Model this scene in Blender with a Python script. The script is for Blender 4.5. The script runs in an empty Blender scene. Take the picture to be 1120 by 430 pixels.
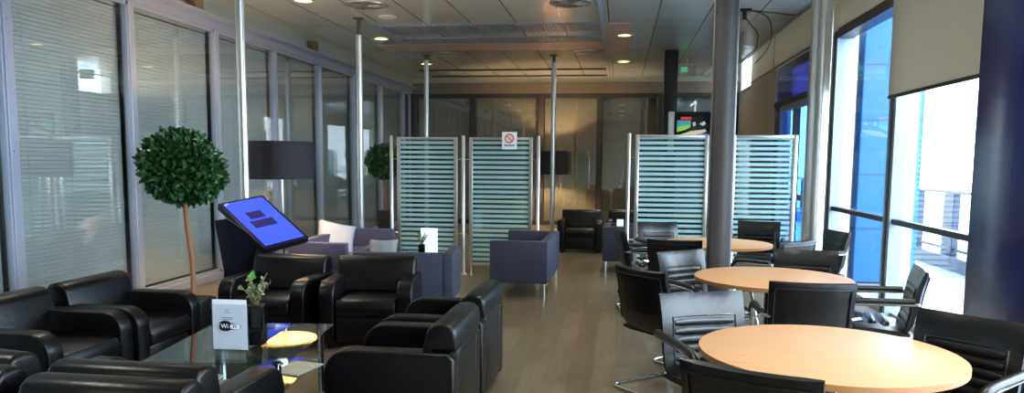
import bpy, bmesh, math, random
from mathutils import Vector, Matrix, Quaternion
random.seed(7)
PI = math.pi
scene = bpy.context.scene
COL = scene.collection

# ------------------------------------------------------------------ camera
cam_d = bpy.data.cameras.new('camera')
cam_d.sensor_fit = 'HORIZONTAL'; cam_d.sensor_width = 36.0
cam_d.lens = 835.07 / 1120 * 36
cam_d.shift_x = 0.0; cam_d.shift_y = (261.95 - 215) / 1120
cam_d.clip_start = 0.05; cam_d.clip_end = 400
cam = bpy.data.objects.new('camera', cam_d); COL.objects.link(cam)
_pit, _yaw, _rol = math.radians(5.884), math.radians(7.968), math.radians(-0.421)
_F = Vector((-math.sin(_yaw)*math.cos(_pit), math.cos(_yaw)*math.cos(_pit), -math.sin(_pit)))
_R = Vector((math.cos(_yaw), math.sin(_yaw), 0)); _D = _F.cross(_R)
_r2 = _R*math.cos(_rol) + _D*math.sin(_rol); _d2 = _D*math.cos(_rol) - _R*math.sin(_rol)
M = Matrix((_r2, -_d2, -_F)).transposed().to_4x4(); M.translation = Vector((0, 0, 1.55))
cam.matrix_world = M
scene.camera = cam

# ------------------------------------------------------------------ world, exposure
scene.view_settings.view_transform = 'Standard'
scene.view_settings.look = 'None'
scene.view_settings.exposure = 1.1
scene.view_settings.gamma = 1.0
scene.view_settings.use_curve_mapping = False
world = bpy.data.worlds.new('sky'); scene.world = world; world.use_nodes = True
bg = world.node_tree.nodes['Background']
bg.inputs[0].default_value = (0.74, 0.89, 1.0, 1); bg.inputs[1].default_value = 7.0

def portal(name, x, y0, y1, z0, z1):
    l = bpy.data.lights.new(name, 'AREA'); l.shape = 'RECTANGLE'; l.size = z1-z0; l.size_y = y1-y0
    l.cycles.is_portal = True
    o = bpy.data.objects.new(name, l); COL.objects.link(o)
    o.location = (x, (y0+y1)/2, (z0+z1)/2); o.rotation_euler = (0, PI/2, 0)
portal('window_portal', 2.95, -2.8, 20.2, 0.02, 4.1)

# ------------------------------------------------------------------ helpers
def lin(c):
    return tuple((v/12.92 if v <= .04045 else ((v+.055)/1.055)**2.4) for v in (c[0]/255, c[1]/255, c[2]/255)) + (1,)

def mat(name, rgb, rough=.5, metal=0, spec=.5, coat=0, bump=0, bscale=60, var=0, vscale=6, emit=None, estr=0, stretch=None):
    m = bpy.data.materials.new(name); m.use_nodes = True
    nt = m.node_tree; p = nt.nodes['Principled BSDF']
    c = lin(rgb)
    p.inputs['Base Color'].default_value = c
    p.inputs['Roughness'].default_value = rough; p.inputs['Metallic'].default_value = metal
    p.inputs['Specular IOR Level'].default_value = spec
    p.inputs['Coat Weight'].default_value = coat; p.inputs['Coat Roughness'].default_value = .15
    if emit: p.inputs['Emission Color'].default_value = lin(emit); p.inputs['Emission Strength'].default_value = estr
    tc = nt.nodes.new('ShaderNodeTexCoord'); mp = nt.nodes.new('ShaderNodeMapping')
    nt.links.new(tc.outputs['Object'], mp.inputs[0])
    if stretch: mp.inputs['Scale'].default_value = stretch
    if bump:
        n = nt.nodes.new('ShaderNodeTexNoise'); n.inputs['Scale'].default_value = bscale; n.inputs['Detail'].default_value = 4
        b = nt.nodes.new('ShaderNodeBump'); b.inputs['Strength'].default_value = bump; b.inputs['Distance'].default_value = .01
        nt.links.new(mp.outputs[0], n.inputs['Vector']); nt.links.new(n.outputs[0], b.inputs['Height']); nt.links.new(b.outputs[0], p.inputs['Normal'])
    if var:
        n = nt.nodes.new('ShaderNodeTexNoise'); n.inputs['Scale'].default_value = vscale; n.inputs['Detail'].default_value = 5
        r = nt.nodes.new('ShaderNodeValToRGB')
        r.color_ramp.elements[0].position = .3; r.color_ramp.elements[1].position = .7
        r.color_ramp.elements[0].color = tuple(v*(1-var) for v in c[:3])+(1,)
        r.color_ramp.elements[1].color = tuple(min(1, v*(1+var)) for v in c[:3])+(1,)
        nt.links.new(mp.outputs[0], n.inputs['Vector']); nt.links.new(n.outputs[0], r.inputs[0]); nt.links.new(r.outputs[0], p.inputs['Base Color'])
    return m

def glass_mat(name, tint, refl=.06, rough=0.0, gcol=(1, 1, 1)):
    m = bpy.data.materials.new(name); m.use_nodes = True; nt = m.node_tree
    nt.nodes.remove(nt.nodes['Principled BSDF']); out = nt.nodes['Material Output']
    t = nt.nodes.new('ShaderNodeBsdfTransparent'); t.inputs[0].default_value = tuple(tint)+(1,)
    g = nt.nodes.new('ShaderNodeBsdfGlossy'); g.inputs['Roughness'].default_value = rough; g.inputs[0].default_value = tuple(gcol)+(1,)
    lw = nt.nodes.new('ShaderNodeLayerWeight'); lw.inputs[0].default_value = .5
    pw = nt.nodes.new('ShaderNodeMath'); pw.operation = 'POWER'; pw.inputs[1].default_value = 4.0
    nt.links.new(lw.outputs['Facing'], pw.inputs[0])
    mt = nt.nodes.new('ShaderNodeMath'); mt.operation = 'MULTIPLY_ADD'; mt.use_clamp = True
    mt.inputs[1].default_value = .8; mt.inputs[2].default_value = refl+.03
    mx = nt.nodes.new('ShaderNodeMixShader')
    nt.links.new(pw.outputs[0], mt.inputs[0]); nt.links.new(mt.outputs[0], mx.inputs[0])
    nt.links.new(t.outputs[0], mx.inputs[1]); nt.links.new(g.outputs[0], mx.inputs[2]); nt.links.new(mx.outputs[0], out.inputs[0])
    return m

def stripe_glass():
    m = bpy.data.materials.new('striped_frosted_glass'); m.use_nodes = True; nt = m.node_tree
    nt.nodes.remove(nt.nodes['Principled BSDF']); out = nt.nodes['Material Output']
    tc = nt.nodes.new('ShaderNodeTexCoord'); sp = nt.nodes.new('ShaderNodeSeparateXYZ')
    nt.links.new(tc.outputs['Object'], sp.inputs[0])
    a = nt.nodes.new('ShaderNodeMath'); a.operation = 'DIVIDE'; a.inputs[1].default_value = .0655
    f = nt.nodes.new('ShaderNodeMath'); f.operation = 'FRACT'
    c = nt.nodes.new('ShaderNodeMath'); c.operation = 'LESS_THAN'; c.inputs[1].default_value = .56
    nt.links.new(sp.outputs[2], a.inputs[0]); nt.links.new(a.outputs[0], f.inputs[0]); nt.links.new(f.outputs[0], c.inputs[0])
    tr = nt.nodes.new('ShaderNodeBsdfTransparent'); tr.inputs[0].default_value = (.62, .80, .80, 1)
    gl = nt.nodes.new('ShaderNodeBsdfGlossy'); gl.inputs['Roughness'].default_value = .02
    m1 = nt.nodes.new('ShaderNodeMixShader'); m1.inputs[0].default_value = .07
    nt.links.new(tr.outputs[0], m1.inputs[1]); nt.links.new(gl.outputs[0], m1.inputs[2])
    df = nt.nodes.new('ShaderNodeBsdfDiffuse'); df.inputs[0].default_value = (.62, .86, .88, 1)
    tl = nt.nodes.new('ShaderNodeBsdfTranslucent'); tl.inputs[0].default_value = (.62, .90, .92, 1)
    m2 = nt.nodes.new('ShaderNodeMixShader'); m2.inputs[0].default_value = .5
    nt.links.new(df.outputs[0], m2.inputs[1]); nt.links.new(tl.outputs[0], m2.inputs[2])
    t2 = nt.nodes.new('ShaderNodeBsdfTransparent'); t2.inputs[0].default_value = (.6, .8, .8, 1)
    m3 = nt.nodes.new('ShaderNodeMixShader'); m3.inputs[0].default_value = .22
    nt.links.new(m2.outputs[0], m3.inputs[1]); nt.links.new(t2.outputs[0], m3.inputs[2])
    mx = nt.nodes.new('ShaderNodeMixShader')
    nt.links.new(c.outputs[0], mx.inputs[0]); nt.links.new(m1.outputs[0], mx.inputs[1]); nt.links.new(m3.outputs[0], mx.inputs[2])
    nt.links.new(mx.outputs[0], out.inputs[0])
    return m

def sheer(name, rgb, k=.45):
    m = mat(name, rgb, .85, bump=.08, bscale=300); nt = m.node_tree; out = nt.nodes['Material Output']
    t = nt.nodes.new('ShaderNodeBsdfTranslucent'); t.inputs[0].default_value = lin(rgb)
    x = nt.nodes.new('ShaderNodeMixShader'); x.inputs[0].default_value = k
    nt.links.new(nt.nodes['Principled BSDF'].outputs[0], x.inputs[1]); nt.links.new(t.outputs[0], x.inputs[2]); nt.links.new(x.outputs[0], out.inputs[0])
    return m

def plank_mat():
    m = mat('wood_plank_floor', (138, 122, 98), rough=.33)
    nt = m.node_tree; p = nt.nodes['Principled BSDF']
    tc = nt.nodes.new('ShaderNodeTexCoord'); mp = nt.nodes.new('ShaderNodeMapping'); mp.inputs['Rotation'].default_value = (0, 0, PI/2)
    nt.links.new(tc.outputs['Object'], mp.inputs[0])
    b = nt.nodes.new('ShaderNodeTexBrick'); b.inputs['Scale'].default_value = 1
    b.inputs['Brick Width'].default_value = 1.3; b.inputs['Row Height'].default_value = .17; b.inputs['Mortar Size'].default_value = .0015
    b.inputs['Color1'].default_value = lin((104, 92, 72)); b.inputs['Color2'].default_value = lin((122, 109, 87)); b.inputs['Mortar'].default_value = lin((85, 72, 55))
    b.offset = .37
    nt.links.new(mp.outputs[0], b.inputs[0])
    m2 = nt.nodes.new('ShaderNodeMapping'); m2.inputs['Scale'].default_value = (14, 1.3, 1)
    nt.links.new(tc.outputs['Object'], m2.inputs[0])
    n = nt.nodes.new('ShaderNodeTexNoise'); n.inputs['Scale'].default_value = 1.6; n.inputs['Detail'].default_value = 7
    nt.links.new(m2.outputs[0], n.inputs[0])
    r = nt.nodes.new('ShaderNodeValToRGB'); r.color_ramp.elements[0].position = .25; r.color_ramp.elements[1].position = .75
    r.color_ramp.elements[0].color = (.62, .60, .57, 1); r.color_ramp.elements[1].color = (1.15, 1.12, 1.08, 1)
    nt.links.new(n.outputs[0], r.inputs[0])
    x = nt.nodes.new('ShaderNodeMix'); x.data_type = 'RGBA'; x.blend_type = 'MULTIPLY'; x.inputs[0].default_value = .8
    nt.links.new(b.outputs[0], x.inputs[6]); nt.links.new(r.outputs[0], x.inputs[7]); nt.links.new(x.outputs[2], p.inputs['Base Color'])
    return m

def ceiling_mat():
    m = mat('ceiling_metal_panels', (210, 210, 198), rough=.17, spec=.9)
    nt = m.node_tree; p = nt.nodes['Principled BSDF']
    tc = nt.nodes.new('ShaderNodeTexCoord'); mp = nt.nodes.new('ShaderNodeMapping'); mp.inputs['Rotation'].default_value = (0, 0, PI/2)
    mp.inputs['Location'].default_value = (0.3, .2, 0)
    nt.links.new(tc.outputs['Object'], mp.inputs[0])
    b = nt.nodes.new('ShaderNodeTexBrick'); b.inputs['Scale'].default_value = 1; b.offset = 0
    b.inputs['Brick Width'].default_value = 2.76; b.inputs['Row Height'].default_value = .67; b.inputs['Mortar Size'].default_value = .010
    b.inputs['Color1'].default_value = lin((218, 218, 206)); b.inputs['Color2'].default_value = lin((208, 208, 197)); b.inputs['Mortar'].default_value = lin((120, 116, 106))
    nt.links.new(mp.outputs[0], b.inputs[0]); nt.links.new(b.outputs[0], p.inputs['Base Color'])
    bp = nt.nodes.new('ShaderNodeBump'); bp.inputs['Strength'].default_value = .3; bp.inputs['Distance'].default_value = .01; bp.invert = True
    nt.links.new(b.outputs[1], bp.inputs['Height'])
    n = nt.nodes.new('ShaderNodeTexNoise'); n.inputs['Scale'].default_value = 1.4
    nt.links.new(tc.outputs['Object'], n.inputs[0])
    b2 = nt.nodes.new('ShaderNodeBump'); b2.inputs['Strength'].default_value = .25; b2.inputs['Distance'].default_value = .05
    nt.links.new(n.outputs[0], b2.inputs['Height']); nt.links.new(bp.outputs[0], b2.inputs['Normal']); nt.links.new(b2.outputs[0], p.inputs['Normal'])
    p.inputs['Metallic'].default_value = .25
    return m

MT = dict(
    sheer=sheer('beige_translucent_blind', (222, 212, 194), .15),
    bulk=mat('grey_green_metal_bulkhead', (178, 180, 164), .35, metal=.3),
    floor=plank_mat(), ceil=ceiling_mat(),
    white_ceil=mat('plain_ceiling', (215, 212, 200), .5),
    wall=mat('warm_grey_wall', (150, 143, 130), .7),
    beige=mat('beige_blind_fabric', (222, 212, 194), .8, bump=.1, bscale=300),
    alu=mat('brushed_aluminium_frame', (168, 174, 190), .35, metal=.4),
    alu_light=mat('white_window_frame', (160, 176, 192), .4),
    darkframe=mat('dark_grey_frame', (70, 68, 66), .35, metal=.4),
    brownframe=mat('bronze_frame', (132, 120, 104), .35, metal=.5),
    slat=mat('venetian_slat', (192, 198, 200), .5),
    roller=mat('grey_screen_blind', (146, 154, 156), .7, var=.06, vscale=1.5),
    brownblind=mat('brown_screen_blind', (150, 138, 114), .8, var=.08, vscale=1.2),
    back=mat('dim_room_behind', (90, 90, 90), .8),
    chrome=mat('chrome', (225, 228, 232), .08, metal=1),
    steel=mat('satin_steel', (205, 203, 196), .28, metal=.85),
    greycol=mat('grey_painted_steel', (74, 71, 70), .45, metal=.2),
    dark=mat('black_plastic', (18, 18, 20), .35),
    darkcol=mat('charcoal_steel', (42, 40, 38), .4),
    leather=mat('black_leather', (5, 5, 7), .33, spec=.34, bump=.14, bscale=26),
    leather2=mat('black_chair_leather', (6, 6, 8), .30, spec=.5, bump=.22, bscale=20, coat=.12),
    fabric=mat('slate_fabric', (50, 52, 70), .75, bump=.2, bscale=350),
    lilac=mat('lilac_grey_fabric', (78, 76, 100), .8, bump=.2, bscale=350),
    white=mat('white_cotton', (165, 170, 182), .8, bump=.2, bscale=40),
    pale=mat('pale_grey_cotton', (128, 134, 138), .8, bump=.2, bscale=40),
    beech=mat('beech_laminate', (196, 148, 104), .42, spec=.35, var=.06, vscale=4, stretch=(1, 12, 1)),
    beechedge=mat('beech_edge_band', (176, 120, 72), .4),
    soil=mat('potting_soil', (45, 33, 25), .95, bump=.5),
    leaf=mat('laurel_leaf', (38, 76, 34), .4, var=.55, vscale=14),
    leaf2=mat('young_leaf', (110, 130, 90), .5, var=.3, vscale=20),
    leafy=mat('bright_green_leaf', (70, 150, 50), .45),
    bark=mat('brown_trunk', (150, 98, 66), .8, bump=.4, bscale=40),
    shade=mat('dark_lamp_shade', (30, 26, 34), .7, bump=.1, bscale=300),
    shadein=mat('cream_shade_lining', (235, 205, 160), .7),
    bulb=mat('lamp_bulb', (255, 220, 170), .5, emit=(255, 205, 140), estr=14),
    down=mat('downlight_diffuser', (255, 250, 220), .5, emit=(255, 238, 130), estr=2.4),
    salmon=mat('salmon_ceiling_strip', (222, 190, 168), .4, metal=.2),
    grille=mat('blue_grey_grille', (170, 180, 182), .4, metal=.4),
    navy=mat('navy_blue_paint', (22, 30, 96), .25, coat=.1),
    blue=mat('bright_blue_cladding', (0, 100, 172), .4),
    deck=mat('pale_terrace_deck', (150, 166, 182), .25),
    rail=mat('pale_blue_railing', (38, 54, 76), .4),
    white_steel=mat('white_painted_steel', (225, 225, 220), .5),
    paper=mat('white_paper', (244, 246, 252), .6),
    black=mat('black_ink', (12, 12, 14), .5),
    greyink=mat('grey_ink', (150, 158, 175), .6),
    orange=mat('orange_ink', (226, 110, 60), .6),
    brown=mat('brown_box', (120, 92, 60), .6),
    screenblue=mat('blue_lit_screen', (20, 40, 160), .08, spec=.6, emit=(52, 88, 230), estr=.5),
    scr_navy=mat('dark_blue_lit_picture', (10, 16, 60), .1, emit=(14, 18, 100), estr=.4),
    kiosk=mat('navy_black_casing', (8, 9, 26), .4, spec=.25),
    tvblack=mat('black_screen', (6, 8, 10), .12),
    tred=mat('red_lit_graphic', (120, 10, 10), .3, emit=(215, 45, 40), estr=.42),
    tteal=mat('teal_lit_graphic', (20, 90, 100), .3, emit=(60, 150, 160), estr=.42),
    tgreen=mat('green_lit_graphic', (60, 130, 30), .3, emit=(130, 190, 70), estr=.42),
    tbeige=mat('beige_lit_graphic', (150, 140, 110), .3, emit=(205, 190, 150), estr=.42),
    tblue=mat('blue_lit_graphic', (30, 60, 150), .3, emit=(60, 120, 225), estr=.42),
    tgrey=mat('grey_lit_graphic', (120, 130, 130), .3, emit=(170, 185, 180), estr=.4),
    green=mat('green_sign', (40, 120, 80), .4, emit=(90, 200, 140), estr=.3),
    card=mat('white_card_painted_glow', (230, 245, 245), .5, emit=(200, 240, 245), estr=.45),  # plain white card; its brightness is put in as emission, nothing lights it from behind
    magred=mat('pinkish_magazine_cover', (190, 150, 140), .35, var=.3, vscale=9),
    magwhite=mat('pale_magazine_cover', (200, 198, 190), .35, var=.2, vscale=12),
    clear=glass_mat('window_glass', (.97, .98, 1.0), .0),
    innerglass=glass_mat('office_glass', (.90, .93, .93), .06),
    darkglass=glass_mat('dark_blue_glass', (.05, .07, .22), .06),
    doorglass=glass_mat('blue_tinted_glass', (.28, .55, .95), .03),
    tableglass=glass_mat('table_glass', (.72, .84, .80), .05),
    acrylic=glass_mat('clear_acrylic', (.90, .93, .96), .10),
    vase=mat('black_glass_vase', (8, 8, 12), .06, spec=.8),
    stripe=stripe_glass(),
)

def meshobj(name, bm, m, parent=None, label=None, smooth=True, angle=40):
    me = bpy.data.meshes.new(name); bmesh.ops.recalc_face_normals(bm, faces=bm.faces)
    ca = math.cos(math.radians(angle))
    for f in bm.faces: f.smooth = smooth
    if smooth:
        for e in bm.edges:
            if len(e.link_faces) == 2 and e.link_faces[0].normal.dot(e.link_faces[1].normal) < ca: e.smooth = False
    bm.to_mesh(me); bm.free()
    ms = m if isinstance(m, (list, tuple)) else [m]
    for q in ms: me.materials.append(MT[q])
    o = bpy.data.objects.new(name, me); COL.objects.link(o)
    if parent: o.parent = parent
    if label: o['label'] = label
    return o

def tag(o, label=None, cat=None, group=None, kind=None):
    if label: o['label'] = label
    if cat: o['category'] = cat
    if group: o['group'] = group
    if kind: o['kind'] = kind
    return o

def empty(name, loc, rz=0, label=None, cat=None, group=None):
    o = bpy.data.objects.new(name, None); COL.objects.link(o); o.empty_display_size = .1
    o.location = loc; o.rotation_euler = (0, 0, rz)
    return tag(o, label, cat, group)

def copy_tree(o, parent=None):
    c = o.copy(); COL.objects.link(c)
    if parent: c.parent = parent
    for ch in list(o.children): copy_tree(ch, c)
    return c

def put(src, first, loc, rz, label, group=None):
    o = src if first else copy_tree(src)
    o.location = loc; o.rotation_euler = (0, 0, rz); o['label'] = label
    if group: o['group'] = group
    return o

def box(bm, x0, x1, y0, y1, z0, z1, bev=0, seg=2, mtx=None):
    t = bmesh.new(); bmesh.ops.create_cube(t, size=1)
    for v in t.verts: v.co = Vector(((x0+x1)/2+v.co.x*(x1-x0), (y0+y1)/2+v.co.y*(y1-y0), (z0+z1)/2+v.co.z*(z1-z0)))
    if bev: bmesh.ops.bevel(t, geom=t.edges[:], offset=bev, segments=seg, affect='EDGES', profile=.5)
    merge(bm, t, mtx); return bm

def merge(bm, t, mtx=None):
    if mtx is not None: bmesh.ops.transform(t, matrix=mtx, verts=t.verts)
    mp = {}
    for v in t.verts: mp[v] = bm.verts.new(v.co)
    for f in t.faces:
        try:
            nf = bm.faces.new([mp[v] for v in f.verts]); nf.material_index = f.material_index
        except ValueError: pass
    t.free()

def B(x0, x1, y0, y1, z0, z1, bev=0, seg=2):
    return box(bmesh.new(), x0, x1, y0, y1, z0, z1, bev, seg)

def prism(bm, prof, a0, a1, axis='X', bev=0, seg=2, mtx=None):
    """profile (u,v) extruded along axis; axis X -> (a,u,v), Y -> (u,a,v), Z -> (u,v,a)"""
    t = bmesh.new()
    def P(a, u, v): return {'X': (a, u, v), 'Y': (u, a, v), 'Z': (u, v, a)}[axis]
    A = [t.verts.new(P(a0, *p)) for p in prof]; C = [t.verts.new(P(a1, *p)) for p in prof]
    t.faces.new(A); t.faces.new(C[::-1]); n = len(prof)
    for i in range(n): t.faces.new([A[i], A[(i+1) % n], C[(i+1) % n], C[i]])
    bmesh.ops.recalc_face_normals(t, faces=t.faces)
    if bev:
        ed = [e for e in t.edges if any(len(f.verts) > 4 or n == 4 for f in e.link_faces)]
        bmesh.ops.bevel(t, geom=ed, offset=bev, segments=seg, affect='EDGES', profile=.5)
    merge(bm, t, mtx); return bm

def fillet(pts, r, n=6, closed=False):
    pts = [Vector(p) for p in pts]; out = []
    N = len(pts)
    for i, p in enumerate(pts):
        if not closed and i in (0, N-1): out.append(p); continue
        a = pts[i-1]; b = pts[(i+1) % N]
        da, db = (a-p), (b-p); rr = min(r, da.length*.49, db.length*.49)
        s = p+da.normalized()*rr; e = p+db.normalized()*rr
        for k in range(n+1):
            t = k/n; out.append(s*(1-t)**2 + p*2*t*(1-t) + e*t*t)
    return out

def tube(bm, pts, r, seg=8, closed=False, sx=1):
    pts = [Vector(p) for p in pts]; rings = []; N = len(pts)
    up = None
    for i, p in enumerate(pts):
        if closed: d = (pts[(i+1) % N]-pts[i-1])
        else: d = pts[min(i+1, N-1)]-pts[max(i-1, 0)]
        d.normalize()
        if up is None:
            up = Vector((0, 0, 1)) if abs(d.z) < .9 else Vector((0, 1, 0))
        up = (up-d*up.dot(d))
        if up.length < 1e-4: up = d.orthogonal()
        up.normalize(); s = d.cross(up)
        rr = r[i] if isinstance(r, (list, tuple)) else r
        rings.append([bm.verts.new(p+(s*math.cos(2*PI*k/seg)*sx+up*math.sin(2*PI*k/seg))*rr) for k in range(seg)])
    for i in range(N if closed else N-1):
        A, C = rings[i], rings[(i+1) % N]
        for k in range(seg): bm.faces.new([A[k], A[(k+1) % seg], C[(k+1) % seg], C[k]])
    if not closed: bm.faces.new(rings[0][::-1]); bm.faces.new(rings[-1])
    return bm

def lathe(bm, prof, cx=0, cy=0, seg=32, caps=True):
    rings = []
    for r, z in prof:
        rings.append([bm.verts.new((cx+r*math.cos(2*PI*k/seg), cy+r*math.sin(2*PI*k/seg), z)) for k in range(seg)])
    for A, C in zip(rings, rings[1:]):
        for k in range(seg): bm.faces.new([A[k], A[(k+1) % seg], C[(k+1) % seg], C[k]])
    if caps: bm.faces.new(rings[0][::-1]); bm.faces.new(rings[-1])
    return bm

def text_bm(s, size, mtx, ext=.0004, bold=0):
    cu = bpy.data.curves.new('t', 'FONT'); cu.body = s; cu.size = size; cu.extrude = ext; cu.align_x = 'CENTER'; cu.align_y = 'CENTER'; cu.offset = bold
    o = bpy.data.objects.new('t', cu); COL.objects.link(o)
    me = bpy.data.meshes.new_from_object(o.evaluated_get(bpy.context.evaluated_depsgraph_get()))
    bpy.data.objects.remove(o)
    bm = bmesh.new(); bm.from_mesh(me); bmesh.ops.transform(bm, matrix=mtx, verts=bm.verts)
    return bm

def S(name, bm, m, parent=None, smooth=False):
    o = meshobj(name, bm, m, parent, smooth=smooth)
    if not parent: o['kind'] = 'structure'
    return o

# ================================================================== the setting
K = 1.38
KW = 1.25
XL, XR, YB, YF, ZC, ZU = -4.1*KW, 2.7, -3.0, 18.5, 3.55, 4.2
CE = 1.69*K
S('floor', B(XL-.7, XR+.28, YB-.2, YF+.7, -.12, 0), 'floor')
S('ceiling', B(XL-.7, CE, YB-.2, YF+.7, ZC, ZC+.12), 'ceil')
S('ceiling', B(CE-.3, XR+.28, YB-.2, YF+.7, ZU, ZU+.1), 'white_ceil')
S('trim_1', B(CE, CE+.05, YB, YF, ZC-.015, ZC+.14, .004), 'steel')
S('trim_2', B(CE-.08, CE-.03, YB, YF, ZC+.12, ZU), 'white_ceil')
S('wall_back', B(XL-.7, XR+.28, YB-.2, YB, 0, ZU), 'wall')

# --- left glazed wall
S('wall_left', B(XL-.62, XL-.5, YB-.2, YF+.6, 0, ZC), 'back')
FT = 3.17
ys = [KW*v for v in (-2.1, -.78, .59, 1.96, 3.32, 4.69, 6.02, 7.40, 8.74, 10.12, 11.49, 12.84, 14.2)]+[18.42]
bm = B(XL-.06, XL+.05, YB, YF, FT, FT+.10, .004); box(bm, XL-.06, XL+.22, YB, YF, FT+.10, FT+.125)
S('trim_4', bm, 'alu')
S('wall_left', B(XL-.16, XL+.06, YB, YF, FT+.125, ZC-.001), 'bulk')
S('baseboard_left', B(XL-.05, XL+.05, YB, YF, 0, .09, .004), 'alu')
for i in range(len(ys)-1):
    y0, y1 = ys[i], ys[i+1]
    bm = B(XL-.05, XL+.045, y0-.045, y0+.045, .09, FT, .006)
    box(bm, XL-.02, XL+.03, y0+.045, y0+.07, .09, FT); box(bm, XL-.02, XL+.03, y1-.07, y1-.045, .09, FT)
    box(bm, XL-.02, XL+.03, y0+.045, y1-.045, FT-.04, FT); box(bm, XL-.02, XL+.03, y0+.045, y1-.045, .09, .13)
    for zb in (.55, 1.6, 2.7): lathe_b = box(bm, XL+.04, XL+.052, y0-.012, y0+.012, zb-.012, zb+.012)
    w = S('window_%d' % (i+11), bm, 'alu')
    S('pane', B(XL-.006, XL+.006, y0+.045, y1-.045, .09, FT), 'innerglass', w)
    if i >= 3 and y1 < 11:
        bb = bmesh.new(); z = .16
        while z < FT-.08:
            box(bb, XL-.105, XL-.083, y0+.07, y1-.07, z-.017, z+.017, mtx=None); z += .0385
        # slats tilted: shear front edge down
        for v in bb.verts: v.co.z -= (v.co.x-(XL-.094))*.35
        for yy in (y0+.3, (y0+y1)/2, y1-.3): box(bb, XL-.080, XL-.078, yy-.004, yy+.004, .15, FT-.04)
        box(bb, XL-.115, XL-.075, y0+.06, y1-.06, FT-.05, FT-.01)
        o = meshobj('venetian_blind', bb, 'slat', smooth=False)
        nm = {3: 'behind the window just left of the frame', 4: 'in the leftmost full glass bay in view', 5: 'behind the second glass bay, left of the round potted tree', 6: 'behind the third glass bay, above the kiosk', 7: 'behind the fourth glass bay'}
        lab = {3: 'pale venetian blind behind the glass at the very left edge of the photo', 4: 'pale venetian blind behind the wide glass bay left of the round topiary tree',
               5: 'pale venetian blind directly behind the larger topiary tree', 6: 'pale venetian blind behind glass between the first steel pole and the near lamp'}[i] if i < 7 else 'pale venetian blind behind glass where the near lamp shade hangs'
        tag(o, lab, 'blind', 'venetian blinds behind the left glass wall')
    else:
        o = meshobj('roller_blind', B(XL-.11, XL-.10, y0+.05, y1-.05, .12, FT-.02), 'roller', smooth=False)
        if i >= 8:
            lab = {8: 'smooth grey roller blind behind glass right of the near floor lamp', 9: 'smooth grey roller blind behind glass just left of the middle steel pole', 10: 'smooth grey roller blind behind glass just right of the middle steel pole',
                   11: 'smooth grey roller blind behind the smaller topiary tree', 12: 'narrow grey roller blind in the far left corner of the room'}[i]
        else: lab = 'grey roller blind left of the frame, %s along the glass wall' % ['nearest the back wall', 'second from the back wall', 'third from the back wall'][min(i, 2)]
        if i == 7: lab = 'smooth grey roller blind behind glass where the near lamp shade hangs'
        tag(o, lab, 'blind', 'roller blinds behind the left glass wall')

# --- far glazed wall
S('trim_5', B(XL, XR, YF-.05, YF+.12, 3.16, 3.42, .004), 'brownframe')
S('wall_far', B(XL, XR, YF-.02, YF+.12, 3.42, ZC-.001), 'bulk')
S('wall_far', B(XL-.7, XR+.28, YF+.5, YF+.6, 0, ZU), 'back')
S('wall_far', B(CE-.1, XR+.28, YF-.04, YF+.1, ZC, ZU), 'wall')
xs = [-5.06, -3.58, -1.90, -.50, .925, 2.62]
for i in range(5):
    x0, x1 = xs[i], xs[i+1]
    bm = B(x0-.07, x0+.07, YF-.05, YF+.05, 0, 3.16, .006); box(bm, x1-.07, x1+.07, YF-.045, YF+.045, 0, 3.16)
    box(bm, x0+.07, x1-.07, YF-.03, YF+.02, 3.05, 3.16); box(bm, x0+.07, x1-.07, YF-.03, YF+.02, 0, .1)
    w = S('window_%d' % (i+30), bm, 'darkframe')
    S('pane', B(x0+.07, x1-.07, YF-.006, YF+.006, .1, 3.05), 'innerglass', w)
    o = meshobj('roller_blind', B(x0+.08, x1-.08, YF+.09, YF+.1, .1, 3.12), 'brownblind' if i < 4 else 'roller', smooth=False)
    tag(o, ['brown roller blind behind far glass, leftmost bay beside the corner', 'brown roller blind behind far glass above the two left striped screens', 'brown roller blind behind far glass lit by the far floor lamp', 'brown roller blind behind far glass just left of the charcoal column', 'dim grey roller blind in the far right bay behind the television'][i], 'blind', 'roller blinds behind the far glass wall')

# --- right window wall
bm = B(XR, XR+.28, YB, 16.85, ZU-.12, ZU)
box(bm, XR+.02, XR+.28, YB, 16.85, 3.2, 3.26)
box(bm, XR, XR+.28, 14.2, 16.85, 0, 3.2); box(bm, XR, XR+.28, 10.45, 11.45, 0, 3.2)
box(bm, XR, XR+.28, -3, -2.4, 0, 3.2); box(bm, XR, XR+.28, 16.85, YF+.5, 0, 3.1); box(bm, XR, XR+.28, YF-.3, YF+.5, 3.1, ZU); box(bm, XR, XR+.28, 16.85, YF, 4.1, ZU)
S('wall_right', bm, 'beige')
w = S('window_6', B(XR-.01, XR+.2, 16.85, YF-.3, 3.1, 3.17, .004), 'alu_light')
S('pane', B(XR+.1, XR+.11, 16.85, YF-.3, 3.17, 4.1), 'clear', w)
bm = B(XR-.012, XR, YB, 10.3, 3.2, 3.235); box(bm, XR-.012, XR, 11.45, 16.85, 3.2, 3.235)
box(bm, XR-.01, XR, 14.45, 14.48, 3.2, ZU)
S('trim_6', bm, 'darkframe')
def window(n, y0, y1, rail=True):
    bm = B(XR-.02, XR+.20, y0, y0+.10, 0, 3.2, .005); box(bm, XR-.02, XR+.20, y1-.10, y1, 0, 3.2, .005)
    box(bm, XR+.04, XR+.2, y0+.1, y1-.1, 0, .05)
    w = S('window_%d' % n, bm, 'alu_light')
    bm = B(XR-.03, XR+.16, y0, y1, 3.11, 3.2, .004)
    if rail: box(bm, XR+.0, XR+.07, y0+.02, y1-.02, .945, 1.0, .006)
    box(bm, XR-.035, XR-.02, y1-.04, y1, 0, 3.2)
    S('window_frame', bm, 'darkframe', w)
    S('pane', B(XR+.10, XR+.112, y0+.1, y1-.1, .05, 3.11), 'clear', w)
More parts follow.
